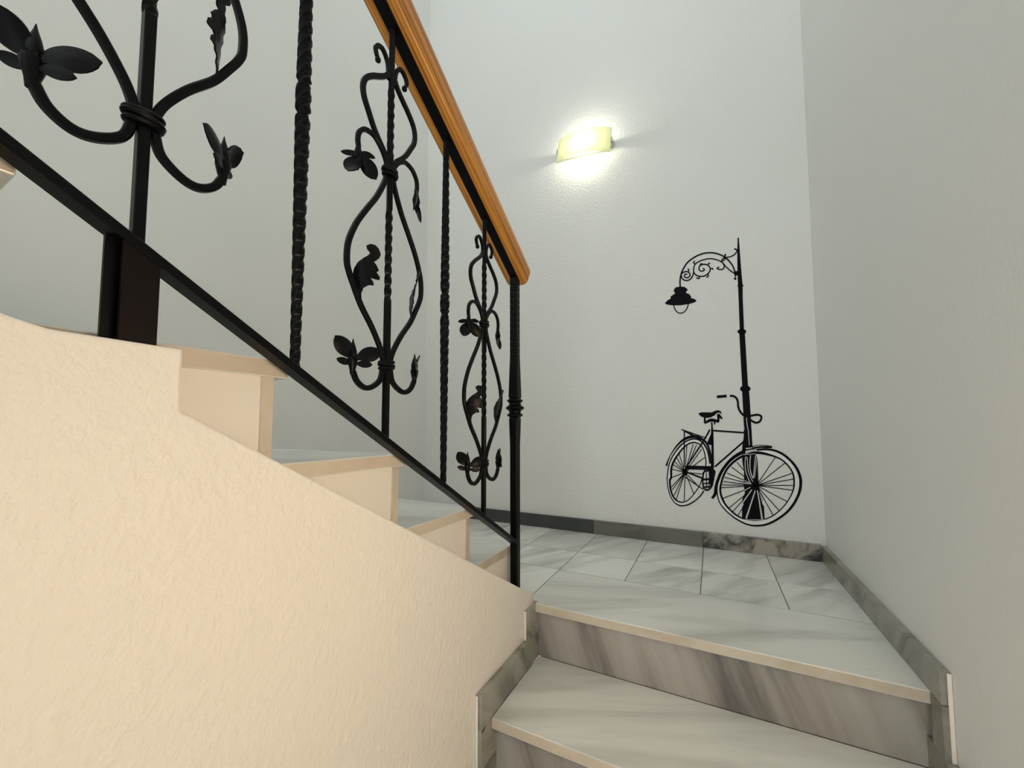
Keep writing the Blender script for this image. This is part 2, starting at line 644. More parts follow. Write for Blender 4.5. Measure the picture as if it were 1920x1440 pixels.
def rect_prof(w, h, c=0.0015):
    return [(-w / 2 + c, -h / 2), (w / 2 - c, -h / 2), (w / 2, -h / 2 + c), (w / 2, h / 2 - c), (w / 2 - c, h / 2), (-w / 2 + c, h / 2), (-w / 2, h / 2 - c), (-w / 2, -h / 2 + c)]


BAR_Z, HAND_Z = 0.631, 1.622
YEND = -3.3
sloped_bar('bottom_bar', rect_prof(0.032, 0.013), BAR_Z, -1.124, YEND, M_iron, rail)
sloped_bar('handrail_strip', rect_prof(0.032, 0.010), HAND_Z + 0.0145, -1.108, YEND, M_iron, rail)


def handrail():
    a = math.atan(SL)
    nrm = Vector((0, math.sin(a), math.cos(a)))
    d = Vector((0, math.cos(a), -math.sin(a)))
    prof = [(0.0, 0.0), (0.034, 0.0), (0.041, 0.003), (0.045, 0.010), (0.046, 0.020), (0.046, 0.031), (0.0425, 0.034), (0.0425, 0.036), (0.046, 0.039),
            (0.046, 0.055), (0.042, 0.066), (0.034, 0.072), (0.0, 0.074)]
    prof = prof + [(-x, q) for x, q in prof[-2:0:-1]]
    V, F = [], []
    n = len(prof)
    st = []
    # far end is rounded off, in plan and in height
    for t in range(7):
        b = t / 6 * math.pi / 2
        st.append((0.030 * math.sin(b), 1 - 0.62 * (1 - math.cos(b)) if t < 6 else 0.30, 1 - 0.35 * (1 - math.cos(b))))
    y_b = -1.115
    secs = [(YEND, 0.0, 1.0, 1.0)] + [(y_b, e, sx, sz) for e, sx, sz in st]
    for y, e, sx, sz in secs:
        p = Vector((XR, y, zl(HAND_Z, y))) + nrm * 0.010 + d * e
        for x, q in prof:
            V.append(p + Vector((x * sx, 0, 0)) + nrm * (0.037 + (q - 0.037) * sz))
    for i in range(len(secs) - 1):
        for k in range(n):
            A, B = i * n + k, i * n + (k + 1) % n
            F.append((A, B, B + n, A + n))
    F.append(tuple(range(n)))
    F.append(tuple(range((len(secs) - 1) * n, len(secs) * n)))
    o = add_mesh('handrail', rel(V), F, M_wood, rail, True)
    o['label'] = 'varnished orange pine handrail'


handrail()

# newel post
YP = -1.12
zs = [0.05, 0.30, 0.60, 0.695, 0.705]
ss = [0.030, 0.030, 0.031, 0.037, 0.032]
parts = [square_bar(zs, ss, [0.0] * 5, 0.25)]
prof = [(0.017, 0.700), (0.021, 0.703), (0.030, 0.709), (0.030, 0.714), (0.022, 0.719), (0.023, 0.727), (0.035, 0.735), (0.035, 0.741), (0.024, 0.749),
        (0.022, 0.757), (0.030, 0.763), (0.030, 0.768), (0.021, 0.774), (0.017, 0.777)]
parts.append(lathe(prof, 20))
zz, s2 = [0.772, 0.782, 0.83, 0.93], [0.034, 0.040, 0.037, 0.031]
zt = 0.93
while zt < zl(HAND_Z, YP) - 0.02:
    zz += [zt + 0.012, zt + 0.016, zt + 0.020]
    s2 += [0.031, 0.029, 0.031]
    zt += 0.024
zz.append(zl(HAND_Z, YP) + 0.012)
s2.append(0.031)
parts.append(square_bar(zz, s2, [0.0] * len(zz), 0.25))
V, F = merge(parts)
V = [(x, y, z - 0.08) for x, y, z in V]
post = add_mesh('newel_post', V, F, M_iron, rail, False)


# long twisted balusters
def twisted(y):
    z0, z1 = zl(BAR_Z, y), zl(HAND_Z, y)
    L = z1 - z0
    n = 220
    zc = L * 0.517
    zs, ss, an = [], [], []
    for i in range(n + 1):
        t = i / n
        z = t * L
        k = 1 - abs(z - zc) / (0.517 * L)
        s = 0.0145 + 0.0085 * max(0, k) ** 1.3
        dz = abs(z - zc)
        if 0.023 < dz < 0.037:
            s -= 0.0075 * math.cos((dz - 0.03) / 0.007 * math.pi / 2)
        zs.append(z)
        ss.append(s)
        an.append(z * 58.0)
    V, F = square_bar(zs, ss, an, 0.36)
    o = add_mesh('twisted_baluster', V, F, M_iron, rail, False)
    o.location = (XR - RO.x, y - RO.y, z0 - RO.z)
    return o


for y in (-1.550, -1.977, -2.405):
    twisted(y)

# scroll balusters: half profile in (u, v), v counted from the lower collar
CURL = [(.0425, .705), (.048, .716), (.0495, .727), (.042, .738), (.030, .742), (.0195, .733), (.0130, .72), (.0105, .70), (.0105, .685)]
BIG = [(.0105, .697), (.022, .681), (.040, .665), (.056, .652), (.075, .631), (.082, .609), (.079, .586), (.067, .563), (.051, .535), (.035, .515), (.019, .498), (.011, .480), (.0095, .459)]
BELLY = [(.0095, .456), (.015, .43), (.038, .38), (.066, .335), (.092, .290), (.110, .242), (.1125, .202), (.107, .18), (.095, .155), (.075, .118), (.045, .078),
         (.022, .04), (.012, .015), (.0105, 0), (.012, -.014), (.0195, -.038), (.042, -.055), (.062, -.058), (.081, -.046), (.092, -.026)]
BRANCH = [(.0110, .470), (.0145, .482), (.027, .500), (.045, .514), (.060, .5160), (.076, .511), (.089, .496), (.0925, .478), (.0905, .462)]


def ball(c, r):
    V, F = lathe([(r * math.sin(math.pi * i / 6) + 1e-5, -r * math.cos(math.pi * i / 6)) for i in range(7)], 10)
    return [(x + c[0], y + c[1], z + c[2]) for x, y, z in V], F


def scroll_half(sgn):
    P = []
    for pts, w, t in ((CURL, .0095, .0095), (BIG, .0115, .0105), (BELLY, .0115, .0105), (BRANCH, .0100, .0095)):
        path = catmull([(sgn * u, v) for u, v in pts], 5)
        ws = [w] * len(path)
        if pts is CURL:
            ws = [w * min(1, .55 + .05 * i) for i in range(len(path))]
        P.append(sweep_yz([(p[0], p[1]) for p in path], ws, t))
    P.append(ball((0, sgn * .0425, .7035), .0068))
    return merge(P)


def leaf_sheet(outline, wfun, thick, frame, origin, mirror):
    """sheet from an outline in (a, b), bowed out of its plane by wfun, then laid into the frame"""
    bm = bmesh.new()
    vs = [bm.verts.new((a, b, 0)) for a, b in outline]
    bm.faces.new(vs)
    bmesh.ops.triangulate(bm, faces=bm.faces[:])
    bmesh.ops.subdivide_edges(bm, edges=bm.edges[:], cuts=2, use_grid_fill=True)
    bmesh.ops.triangulate(bm, faces=bm.faces[:])
    for v in bm.verts:
        v.co.z = wfun(v.co.x, v.co.y)
    bm.normal_update()
    bmesh.ops.solidify(bm, geom=bm.faces[:], thickness=thick)
    bm.verts.ensure_lookup_table()
    da, dw = frame
    V = []
    for v in bm.verts:
        q = Vector((da[0] * v.co.x + dw[0] * v.co.z, da[1] * v.co.x + dw[1] * v.co.z, v.co.y)) + Vector(origin)
        V.append((q.x, -q.y if mirror else q.y, q.z))
    bm.verts.index_update()
    F = [tuple(v.index for v in f.verts) for f in bm.faces]
    bm.free()
    return V, F


FR = ((0.83, 0.56), (0.56, -0.83))           # the ornaments are turned half out of the plane of the railing


def lens(base, tip, width, belly=0.52, n=9):
    b, t = Vector(base), Vector(tip)
    d = t - b
    nm = Vector((-d.y, d.x)).normalized()
    pos = []
    for i in range(n + 1):
        s = i / n
        wdt = width / 2 * (math.sin(math.pi * min(1, s ** (math.log(0.5) / math.log(belly)))) ** 0.62 if 0 < s < 1 else (0.35 if s == 0 else 0))
        pos.append((b + d * s, wdt))
    left = [p + nm * w for p, w in pos]
    right = [p - nm * w for p, w in pos[::-1]]
    pts = left + right[1:]
    return [(p.x, p.y) for p in pts]


def flower(origin, mirror, down):
    s = 0.000122
    fl = -1 if down else 1
    P = []
    lobes = [((-10, 240), (-240, 585), 275, 0.020), ((70, 240), (440, 380), 260, -0.016), ((-20, 140), (-250, 215), 125, 0.006), ((60, 140), (315, 130), 125, -0.006)]
    if down:
        lobes = [((-20, 170), (-120, 560), 290, 0.018), ((40, 170), (290, 520), 270, -0.014), ((-20, 110), (-260, 190), 100, 0.012), ((40, 110), (270, 130), 100, -0.012)]
    for b, t, w, curl in lobes:
        o = [(x * s, y * s * fl) for x, y in lens(b, t, w)]
        bx, by = b[0] * s, b[1] * s * fl
        ln = math.hypot(t[0] - b[0], t[1] - b[1]) * s
        tx, ty = (t[0] - b[0]) * s / ln, (t[1] - b[1]) * s * fl / ln

        def wf(x, y, bx=bx, by=by, ln=ln, tx=tx, ty=ty, curl=curl):
            u = ((x - bx) * tx + (y - by) * ty) / ln
            c = (x - bx) * -ty + (y - by) * tx
            return curl * u * u + 14 * c * c * (1 if curl > 0 else -1)
        P.append(leaf_sheet(o, wf, 0.0022, FR, origin, mirror))
    # closed bud between the petals
    V, F = lathe([(0.004, 0.026), (0.0085, 0.032), (0.0095, 0.040), (0.0065, 0.052), (0.0028, 0.062), (0.0006, 0.070)], 10)
    V = [(x + origin[0], (-1 if mirror else 1) * (y * 0.8 + origin[1]), z * fl * (0.8 if down else 1) + origin[2]) for x, y, z in V]
    P.append((V, F))
    # cup that joins them to the stem
    prof = [(0.0050, -0.006), (0.0062, 0.004), (0.0088, 0.014), (0.0112, 0.024), (0.0100, 0.030), (0.004, 0.034)]
    V, F = lathe([(r, z * fl) for r, z in prof], 12)
    V = [(x * 0.8 + origin[0], (-1 if mirror else 1) * (y + origin[1]), z + origin[2]) for x, y, z in V]
    P.append((V, F))
    return merge(P)


LEAF_PX = [(672, 559.4), (664, 540), (660.5, 521), (664.5, 507), (671, 497.5), (680, 490), (689, 484.5), (692, 481), (687, 474.5), (686.5, 469.5), (694, 466), (701, 467), (706, 471.5), (708.3, 479),
           (706, 487), (700, 492), (697, 494), (701, 499.5), (704.6, 508), (701.5, 511), (706.5, 517.5), (706, 523.3), (699, 523.5), (690.7, 522), (695.6, 528), (696, 534.5), (687, 535.5),
           (680, 541), (676.5, 550), (677.5, 559)]
_k = 1 / 822.0


def acanthus(mirror):
    o = [((x - 674.5) * _k, -(y - 559.4) * _k) for x, y in LEAF_PX]

    def wf(a, b):
        ridge = 0.0009 * math.sin(a * 420 + b * 200)
        curl = 0.020 * max(0, (b - 0.02) / 0.1) ** 2
        cup = -6.0 * (a - 0.004) ** 2
        return curl + cup + ridge
    return leaf_sheet(o, wf, 0.0024, FR, (0.0, -0.0775, 0.132), mirror)


me_cache = {}


def cached(key, name, fn, mat, parent, smooth=True):
    if key in me_cache:
        o = bpy.data.objects.new(name, me_cache[key])
        C.objects.link(o)
        o.parent = parent
        return o
    V, F = fn()
    o = add_mesh(name, V, F, mat, parent, smooth)
    me_cache[key] = o.data
    return o


def centre_bar():
    z0 = zl(BAR_Z, -1.762) - 0.807
    z1 = zl(HAND_Z, -1.762) - 0.807
    zs, an = [], []
    a = math.pi / 4 * 0
    n = 190
    prev = z0
    for i in range(n + 1):
        z = z0 + (z1 - z0) * i / n
        if .15 < z < .37 or .495 < z < .665:
            a += (z - prev) * 62
        prev = z
        zs.append(z)
        an.append(a)
    return square_bar(zs, [0.0128] * len(zs), an, 0.16)


def collar_at(v):
    P = [torus(v + 0.006, 0.0185, 0.0105, 0.0042, 0.12), torus(v - 0.001, 0.0190, 0.0110, 0.0045, -0.05), torus(v - 0.008, 0.0180, 0.0105, 0.0040, 0.10)]
    return merge(P)


for y in (-1.341, -1.762, -2.193):
    b = cached('bar', 'scroll_baluster', centre_bar, M_iron, rail, False)
    b.location = (XR - RO.x, y - RO.y, zl(0.807, y) - RO.z)
    for s in (-1, 1):
        mir = s > 0
        cached(('scroll', s), 'scroll', lambda: scroll_half(s), M_iron, b)
        cached(('leaf', s), 'leaf', lambda: acanthus(mir), M_iron, b)
        cached(('low', s), 'flower', lambda: flower((0, -0.0925, -0.028), mir, False), M_iron, b)
        cached(('up', s), 'flower', lambda: flower((0, -0.0905, 0.463), mir, True), M_iron, b)
    cached('c0', 'collar', lambda: collar_at(0.0), M_iron, b)
    cached('c1', 'collar', lambda: collar_at(0.459), M_iron, b)

# plates that carry the bar on the step
def plate(y0, y1, zb, x0, x1, mat):
    poly_ = [(y0, zb), (y1, zb), (y1, zl(BAR_Z, y1) - 0.004), (y0, zl(BAR_Z, y0) - 0.004)]
    prism_x('mounting_plate', [(a - RO.y, b - RO.z) for a, b in poly_], x0, x1, mat, rail, 0.0008)


plate(-2.209, -2.172, 0.7675, 0.006, 0.013, M_plate)
plate(-2.2205, -2.203, 0.7695, -0.011, -0.004, M_iron)


# ------------------------------------------------------------------ wall lamp
def wall_lamp(name, label, tilt, to_world, bulb_mat, shade_mat):
    """curved glass plate on two end clips over a bulb; local x along the wall, y out of the wall, z up"""
    root = empty(name)
    tag(root, label, 'lamp', 'curved glass wall lamps')
    W, H = 0.365, 0.155
    V, F = [], []
    n, m = 24, 4

    def outy(t):
        return 0.048 + 0.052 * (1 - (2 * t - 1) ** 2)
    for layer in (0, 1):
        for j in range(m + 1):
            for i in range(n + 1):
                t = i / n
                V.append((-W / 2 + W * t, outy(t) + 0.005 * layer, -H / 2 + H * j / m))
    s = (n + 1) * (m + 1)
    for layer in (0, 1):
        for j in range(m):
            for i in range(n):
                a = layer * s + j * (n + 1) + i
                F.append((a, a + 1, a + n + 2, a + n + 1))
    for i in range(n):
        for a in (i, m * (n + 1) + i):
            F.append((a, a + 1, a + 1 + s, a + s))
    for j in range(m):
        for a in (j * (n + 1), j * (n + 1) + n):
            F.append((a, a + n + 1, a + n + 1 + s, a + s))
    add_mesh('glass_shade', V, F, shade_mat, root, True)
    v, f = box_vf(-0.15, 0.15, 0.001, 0.016, -0.030, 0.030)
    add_mesh('back_plate', v, f, M_white, root)
    for sx in (-1, 1):
        a, b = sorted((sx * (W / 2 - 0.012), sx * (W / 2 + 0.005)))
        v1 = box_vf(a, b, 0.003, 0.046, -0.022, 0.022)
        a2, b2 = sorted((sx * 0.14, sx * (W / 2 + 0.002)))
        v2 = box_vf(a2, b2, 0.004, 0.012, -0.016, 0.016)
        a3, b3 = sorted((sx * (W / 2 + 0.001), sx * (W / 2 + 0.006)))
        v3 = box_vf(a3, b3, 0.040, 0.058, -0.014, 0.014)
        V, F = merge([v1, v2, v3])
        add_mesh('clip', V, F, M_chrome, root)
    V, F = lathe([(0.011, -0.035), (0.014, -0.03), (0.014, 0.0), (0.009, 0.006)], 14)
    V2 = [(x, 0.072 + z, y + 0.008) for x, y, z in V]
    add_mesh('bulb', V2, F, bulb_mat, root, True)
    V, F = lathe([(0.013, 0.010), (0.013, 0.036), (0.008, 0.038)], 14)
    add_mesh('bulb_socket', [(x, z, y + 0.008) for x, y, z in V], F, M_white, root)
    root.matrix_world = to_world @ Matrix.Rotation(tilt, 4, 'Y')
    return root


to_back = Matrix(((1, 0, 0, -1.196), (0, -1, 0, 0), (0, 0, 1, 2.525), (0, 0, 0, 1)))
to_back = Matrix.Translation((-1.196, 0, 2.525)) @ Matrix.Rotation(math.pi, 4, 'Z')
wall_lamp('wall_lamp', 'lit wall lamp with curved frosted glass plate high on the back wall', math.radians(-6), to_back, M_bulb, M_glass)


# ------------------------------------------------------------------ wall stickers (flat vinyl on the back wall)
def px_of(crop, k, pts):
    return [(crop[0] + x * k, crop[1] + y * k) for x, y in pts]


def ribbon(pts, width, lift, closed=False, smooth=True, n=5):
    """flat stroke on the wall; pixels -> points on the wall; width in pixels (number or list)"""
    P = [Vector((p[0], p[1])) for p in pts]
    ws = [w * 1.22 for w in (width if isinstance(width, (list, tuple)) else [width] * len(P))]
    if smooth and len(P) > 2:
        Q = catmull([(p.x, p.y, w) for p, w in zip(P, ws)], n, closed)
        P = [Vector((q[0], q[1])) for q in Q]
        ws = [q[2] for q in Q]
    N = len(P)
    V, F = [], []
    for i, p in enumerate(P):
        a = P[(i + 1) % N] if closed else P[min(i + 1, N - 1)]
        b = P[i - 1] if (closed or i) else P[0]
        t = (a - b).normalized()
        nm = Vector((-t.y, t.x)) * (ws[i] / 2)
        for q in (p + nm, p - nm):
            V.append(wall_pt((q.x, q.y), -lift))
    for i in range(N if closed else N - 1):
        j = (i + 1) % N
        F.append((2 * i, 2 * i + 1, 2 * j + 1, 2 * j))
    return V, F


def poly(pts, lift):
    return [wall_pt(p, -lift) for p in pts], [tuple(range(len(pts)))]


def ellipse(c, rx, ry, lift, n=20, rot=0.0):
    return poly([(c[0] + rx * math.cos(2 * math.pi * i / n), c[1] + ry * math.sin(2 * math.pi * i / n)) for i in range(n)], lift)


def sticker(name, parts, mat, parent):
    V, F = merge(parts)
    o = add_mesh(name, V, F, mat, parent)
    bm = bmesh.new()
    bm.from_mesh(o.data)
    for f in bm.faces:
        if f.normal.y > 0:
            f.normal_flip()
    bmesh.ops.triangulate(bm, faces=[f for f in bm.faces if len(f.verts) > 4])
    bm.to_mesh(o.data)
    bm.free()
    return o


L0, L1, L2, L3 = 0.0008, 0.0014, 0.0020, 0.0026
lampd = tag(empty('street_lamp_sticker'), 'black vinyl wall sticker of an old street lamp with scrolled arm', 'wall sticker')
K9 = 1 / 9
c9 = (1240, 440)
lf = [(1383, 447), (1382.3, 475), (1382.6, 513), (1383.7, 534), (1384.8, 560), (1386.9, 618), (1386, 624.6), (1391.5, 722.5), (1391.5, 737), (1393.8, 779), (1397, 835), (1397.8, 853.6),
      (1395, 880), (1394.8, 913), (1396.6, 924.5), (1391.3, 936), (1394, 946), (1391.3, 951), (1391.3, 974)]
rt = [(1385.4, 447), (1387.5, 475), (1390.4, 513), (1392.5, 534), (1392.7, 560), (1395.2, 618), (1396.7, 624.6), (1402.5, 722.5), (1405, 737), (1407.7, 779), (1410.8, 835), (1417.9, 853.6),
      (1420.5, 862), (1422, 901), (1424.2, 918), (1429.7, 936.3), (1430.8, 944.5), (1432.6, 951), (1433.8, 974)]
Vp, Fp = [], []
tt = lambda i: i / 10
# resample both sides by height so the post is a strip of quads


def at_y(side, y):
    for (x0, y0), (x1, y1) in zip(side, side[1:]):
        if y0 <= y <= y1:
            return x0 + (x1 - x0) * (y - y0) / max(1e-6, y1 - y0)
    return side[-1][0]


ys = sorted(set([p[1] for p in lf] + [p[1] for p in rt]))
for y in ys:
    Vp.append(wall_pt((at_y(lf, y), y), -L0))
    Vp.append(wall_pt((at_y(rt, y), y), -L0))
Fp = [(2 * i, 2 * i + 1, 2 * i + 3, 2 * i + 2) for i in range(len(ys) - 1)]
postp = [(Vp, Fp), ellipse((1390.9, 621.7), 8.5, 4.8, L0), ellipse((1397.4, 729), 10, 6.6, L0), ellipse((1388.3, 535.6), 5.8, 2.6, L0), ellipse((1384.2, 447.5), 1.5, 2, L0)]
sticker('lamp_post', postp, M_vinyl, lampd)
A = lambda pts: px_of(c9, K9, pts)
arm = [
    ribbon(A([(320, 885), (315, 780), (335, 660), (380, 560), (450, 460), (560, 380), (680, 325), (800, 305), (920, 315), (1040, 360), (1130, 430), (1200, 520), (1240, 620), (1252, 665)]), 2.3, L1),
    ribbon(A([(548, 640), (545, 580), (570, 500), (640, 450), (740, 415), (840, 405), (940, 425), (1030, 470), (1090, 540), (1170, 610), (1235, 655)]), 1.9, L1),
    ribbon(A([(335, 690), (355, 745), (420, 775), (490, 750), (530, 690), (548, 620)]), 2.0, L1),
    ribbon(A([(335, 670), (370, 635), (430, 622), (475, 650), (480, 695), (445, 725), (400, 718), (388, 685), (410, 662), (435, 675)]), 2.0, L1),
    ribbon(A([(548, 640), (600, 690), (690, 703), (770, 672), (822, 605), (810, 540), (760, 505), (690, 503), (640, 540), (640, 595), (685, 617), (727, 592), (700, 563)]), 2.0, L1),
    ribbon(A([(1040, 480), (1062, 530), (1040, 580), (980, 587), (940, 567), (978, 543)]), 1.9, L1),
    ribbon(A([(1285, 265), (1240, 330), (1170, 370), (1080, 387), (1030, 410), (1020, 450), (1055, 432), (1080, 405)]), 1.9, L1),
    ribbon(A([(1228, 245), (1255, 243), (1280, 262)]), 2.2, L1),
    ribbon(A([(1085, 325), (1075, 350), (1072, 378)]), 2.6, L1),
    ribbon(A([(590, 492), (550, 485), (545, 460), (570, 445)]), 1.8, L1),
    ribbon(A([(440, 582), (465, 590), (460, 625)]), 1.8, L1),
    ribbon(A([(655, 520), (665, 490), (690, 492)]), 1.8, L1),
    ribbon(A([(785, 510), (800, 482), (825, 490)]), 1.8, L1),
    ribbon(A([(825, 575), (860, 570), (870, 595)]), 1.8, L1),
    ribbon(A([(790, 665), (790, 705), (755, 715)]), 2.0, L1),
    ribbon(A([(645, 700), (635, 738), (590, 728)]), 2.0, L1),
    poly(A([(1228, 620), (1288, 612), (1288, 690), (1262, 690), (1258, 720), (1238, 720), (1238, 690), (1226, 660)]), L1),
    ellipse((1240 + 1245 * K9, 440 + 743 * K9), 2.5, 2.3, L1),
]
sticker('lamp_arm', arm, M_vinyl, lampd)
lant = [poly(A([(208, 935), (240, 890), (320, 872), (400, 885), (445, 925), (440, 948), (420, 955), (418, 985), (470, 1000), (500, 1040), (503, 1068), (560, 1085), (598, 1115), (560, 1142), (470, 1168),
                (330, 1192), (180, 1193), (90, 1177), (58, 1157), (100, 1110), (155, 1078), (158, 1040), (220, 1000), (232, 985), (213, 962)]), L1),
        ribbon(A([(210, 1185), (225, 1250), (270, 1308), (320, 1325), (380, 1308), (430, 1250), (455, 1170)]), 1.7, L1)]
sticker('lamp_head', lant, M_vinyl, lampd)

bike = tag(empty('bicycle_sticker'), 'black vinyl wall sticker of a bicycle leaning against the street lamp sticker', 'wall sticker')
ka = 160 / 1355
F1 = lambda pts: px_of((1360, 830), ka, pts)
kb = 200 / 1694
F2 = lambda pts: px_of((1240, 730), kb, pts)
F3 = lambda pts: px_of((1240, 880), 1 / 12, pts)
fo = [(1424, 843), (1447.4, 843.6), (1466.3, 850.7), (1482.8, 864), (1494.6, 879.6), (1500.5, 896), (1501, 911.5), (1497, 928), (1487.6, 945.7), (1474.6, 961), (1456.8, 974), (1438, 983), (1419, 985.7),
      (1401.3, 983.3), (1383.6, 974.9), (1372, 967), (1360, 956.2), (1349.6, 942.5), (1345, 927), (1344.8, 913), (1347.5, 899), (1354, 885), (1370, 864), (1395, 848.5)]
fow = [3.2, 3.4, 3.6, 3.8, 4.2, 4.4, 4.4, 4.2, 4.0, 3.8, 3.6, 3.2, 2.8, 2.4, 2.2, 2.0, 1.8, 1.8, 1.8, 1.8, 2.0, 2.4, 2.8, 3.0]
fi = [(1424, 848.9), (1454.5, 856.6), (1472, 867), (1485.8, 885.5), (1489, 903), (1487, 919.8), (1477, 939.8), (1461.6, 957.5), (1442.7, 970.5), (1419, 975.9), (1397.8, 973.5), (1382.4, 967), (1367, 954),
      (1358.3, 943), (1352.5, 930), (1350.4, 917.5), (1352.5, 905), (1356.7, 891.7), (1366, 875.5), (1383.6, 860), (1403, 851.5)]
fiw = [4.2, 2.6, 2.2, 2.4, 2.6, 2.2, 1.8, 1.8, 1.8, 1.6, 2.0, 2.4, 2.6, 3.0, 3.2, 3.2, 3.2, 3.4, 3.6, 3.6, 4.0]
M_tyre = plain('white_vinyl', (0.88, 0.88, 0.86), 0.5, 0.0, 0.3)


def ring(a, b, lift, n=64):
    A_, B_ = catmull(a, 8, True), catmull(b, 8, True)

    def by_len(P):
        P = P + [P[0]]
        d = [0.0]
        for p, q in zip(P, P[1:]):
            d.append(d[-1] + (q - p).length)
        out, i = [], 0
        for k in range(n):
            t = d[-1] * k / n
            while d[i + 1] < t:
                i += 1
            out.append(P[i].lerp(P[i + 1], (t - d[i]) / max(1e-6, d[i + 1] - d[i])))
        return out
    A_, B_ = by_len(A_), by_len(B_)
    V_ = [wall_pt((p[0], p[1]), -lift) for p in A_] + [wall_pt((p[0], p[1]), -lift) for p in B_]
    return V_, [(i, (i + 1) % n, n + (i + 1) % n, n + i) for i in range(n)]


o = sticker('tyre', [ring(fo, fi, L1 + 0.0003)], M_tyre, bike)
o['label'] = 'white tyre band'
sticker('front_wheel', [ribbon(fo, fow, L2, True), ribbon(fi, fiw, L2, True)], M_vinyl, bike)
hub = (1418.5, 910.3)
for p in F1([(795, 230), (945, 325), (1060, 487), (1090, 577), (1085, 680), (1080, 757), (985, 938), (860, 1085), (765, 1165), (185, 310), (95, 385)]) + \
        F3([(1480, 85), (1420, 180), (1390, 275), (1370, 350), (1350, 415), (1380, 655), (1510, 880), (1580, 980), (1710, 1060)]):
    sticker('spoke', [ribbon([hub, p], [1.3, 1.3], L2, False, False)], M_vinyl, bike)
sticker('hub', [ellipse(hub, 5.0, 4.2, L2)], M_vinyl, bike)
ro = F2([(100, 1330), (120, 1200), (180, 1060), (280, 920), (380, 835), (480, 792), (560, 790), (640, 830), (710, 920), (750, 1030), (775, 1180)])[::-1] + \
    F3([(130, 200), (150, 400), (200, 590), (290, 740), (400, 810), (480, 820), (620, 790), (780, 690), (900, 570), (960, 480)])
ri = F2([(155, 1400), (160, 1250), (210, 1120), (290, 1000), (380, 900), (470, 850), (540, 845), (620, 880), (670, 960), (700, 1080), (705, 1220)]) + \
    F3([(890, 290), (840, 400), (740, 550), (620, 680), (520, 735), (430, 740), (330, 690), (260, 600), (210, 460), (190, 250)])
o = sticker('tyre', [ring([ri[0]] + ri[:0:-1], [(x + (x - 1289) * 0.13, y + (y - 886) * 0.115) for x, y in ([ri[0]] + ri[:0:-1])], L1 + 0.0003)], M_tyre, bike)
o['label'] = 'white tyre band'
row = [2.6] * 5 + [2.2] * 3 + [1.6] * 7 + [2.0] * 6
riw = [3.2, 3.2, 3.0, 2.6, 2.4, 2.2, 2.0, 1.8, 1.8, 1.8, 1.8] + [1.6] * 5 + [2.0, 2.4, 2.6, 2.8, 3.0]
sticker('rear_wheel', [ribbon(ro, row, L2), ribbon(ri, riw, L2, True)], M_vinyl, bike)
rhub = (1284.5, 885.5)
for p in F2([(405, 890), (505, 870), (560, 880), (280, 1020), (240, 1080), (205, 1140), (180, 1190), (170, 1270), (640, 950), (690, 1080)]) + \
        F3([(220, 190), (225, 400), (240, 470), (285, 590), (335, 675), (515, 720), (735, 560), (830, 380), (930, 110)]):
    sticker('spoke', [ribbon([rhub, p], [1.3, 1.3], L2, False, False)], M_vinyl, bike)
sticker('hub', [ellipse(rhub, 5.2, 6.0, L2)], M_vinyl, bike)
sticker('frame', [
    ribbon(F2([(800, 520), (805, 600), (808, 700), (815, 1000), (815, 1250)]), [2.4, 2.6, 3.8, 3.6, 4.4], L2),
    poly(F2([(800, 680), (825, 690), (828, 890), (755, 880), (725, 850)]), L2),
    ribbon(F2([(825, 655), (1325, 690)]), [2.6, 2.6], L2, False, False),
    ribbon(F2([(1328, 812), (850, 1230)]), [2.6, 2.8], L2, False, False),
    ribbon(F2([(770, 640), (690, 790), (400, 1230)]), [2.6, 2.6, 2.2], L2, False, False),
    ribbon(F2([(380, 1240), (800, 1252)]), [6.0, 6.4], L2, False, False),
    ribbon(F2([(1328, 620), (1330, 760), (1312, 900), (1305, 1000)]), [3.5, 4.5, 5.0, 4.0], L2),
    ribbon(F1([(300, 80), (292, 200), (296, 330), (340, 500), (430, 640), (500, 690)]), [4.6, 4.4, 4.2, 4.0, 3.2, 2.4], L2)], M_vinyl, bike)
sticker('chain_wheel', [
    ribbon(F3([(960, 60), (1090, 40), (1130, 200), (1120, 400), (1040, 470), (960, 430), (930, 300), (940, 150)]), 2.4, L2, True),
    poly([(1328, 876), (1336, 876), (1342, 884), (1340, 895), (1337, 910), (1333, 917), (1330, 903)], L2),
    ribbon(F3([(560, 60), (930, 200)]), [2.6, 2.6], L2, False, False), ribbon(F3([(530, 170), (940, 450)]), [1.5, 1.8], L2, False, False),
    ribbon(F3([(940, 230), (1150, 215)]), [3, 3], L2, False, False), ribbon(F3([(950, 320), (1140, 310)]), [2, 2], L2, False, False), ribbon(F3([(950, 400), (1120, 390)]), [2.4, 2.4], L2, False, False),
    ribbon(F3([(1010, 60), (1020, 460)]), [1.4, 1.4], L2, False, False), ribbon(F3([(1075, 200), (1070, 450)]), [1.4, 1.4], L2, False, False)], M_vinyl, bike)
sticker('fender', [ribbon(F2([(80, 1215), (100, 1150), (160, 1020), (260, 880), (370, 790), (480, 752), (560, 752), (650, 790), (720, 860), (762, 960), (792, 1100), (803, 1235)]),
                          [3.4, 2.0, 1.6, 2.6, 4, 4.4, 4, 3.6, 3.2, 3, 2.8, 2.8], L2)], M_vinyl, bike)
sticker('fender', [ribbon([(1447.5, 838.2), (1437, 838.2), (1424.4, 838.4), (1401, 842.8), (1377.7, 855.5), (1362, 871.2), (1350.5, 889), (1343, 910.5), (1340.8, 926), (1335, 934.5)],
                          [3.6, 3.4, 2.8, 3.4, 4.2, 4.6, 4.8, 4.6, 4.8, 3.8], L2), ribbon([(1447, 836.6), (1424, 834.6), (1404, 838)], [1.0, 1.0, 1.0], L2)], M_vinyl, bike)
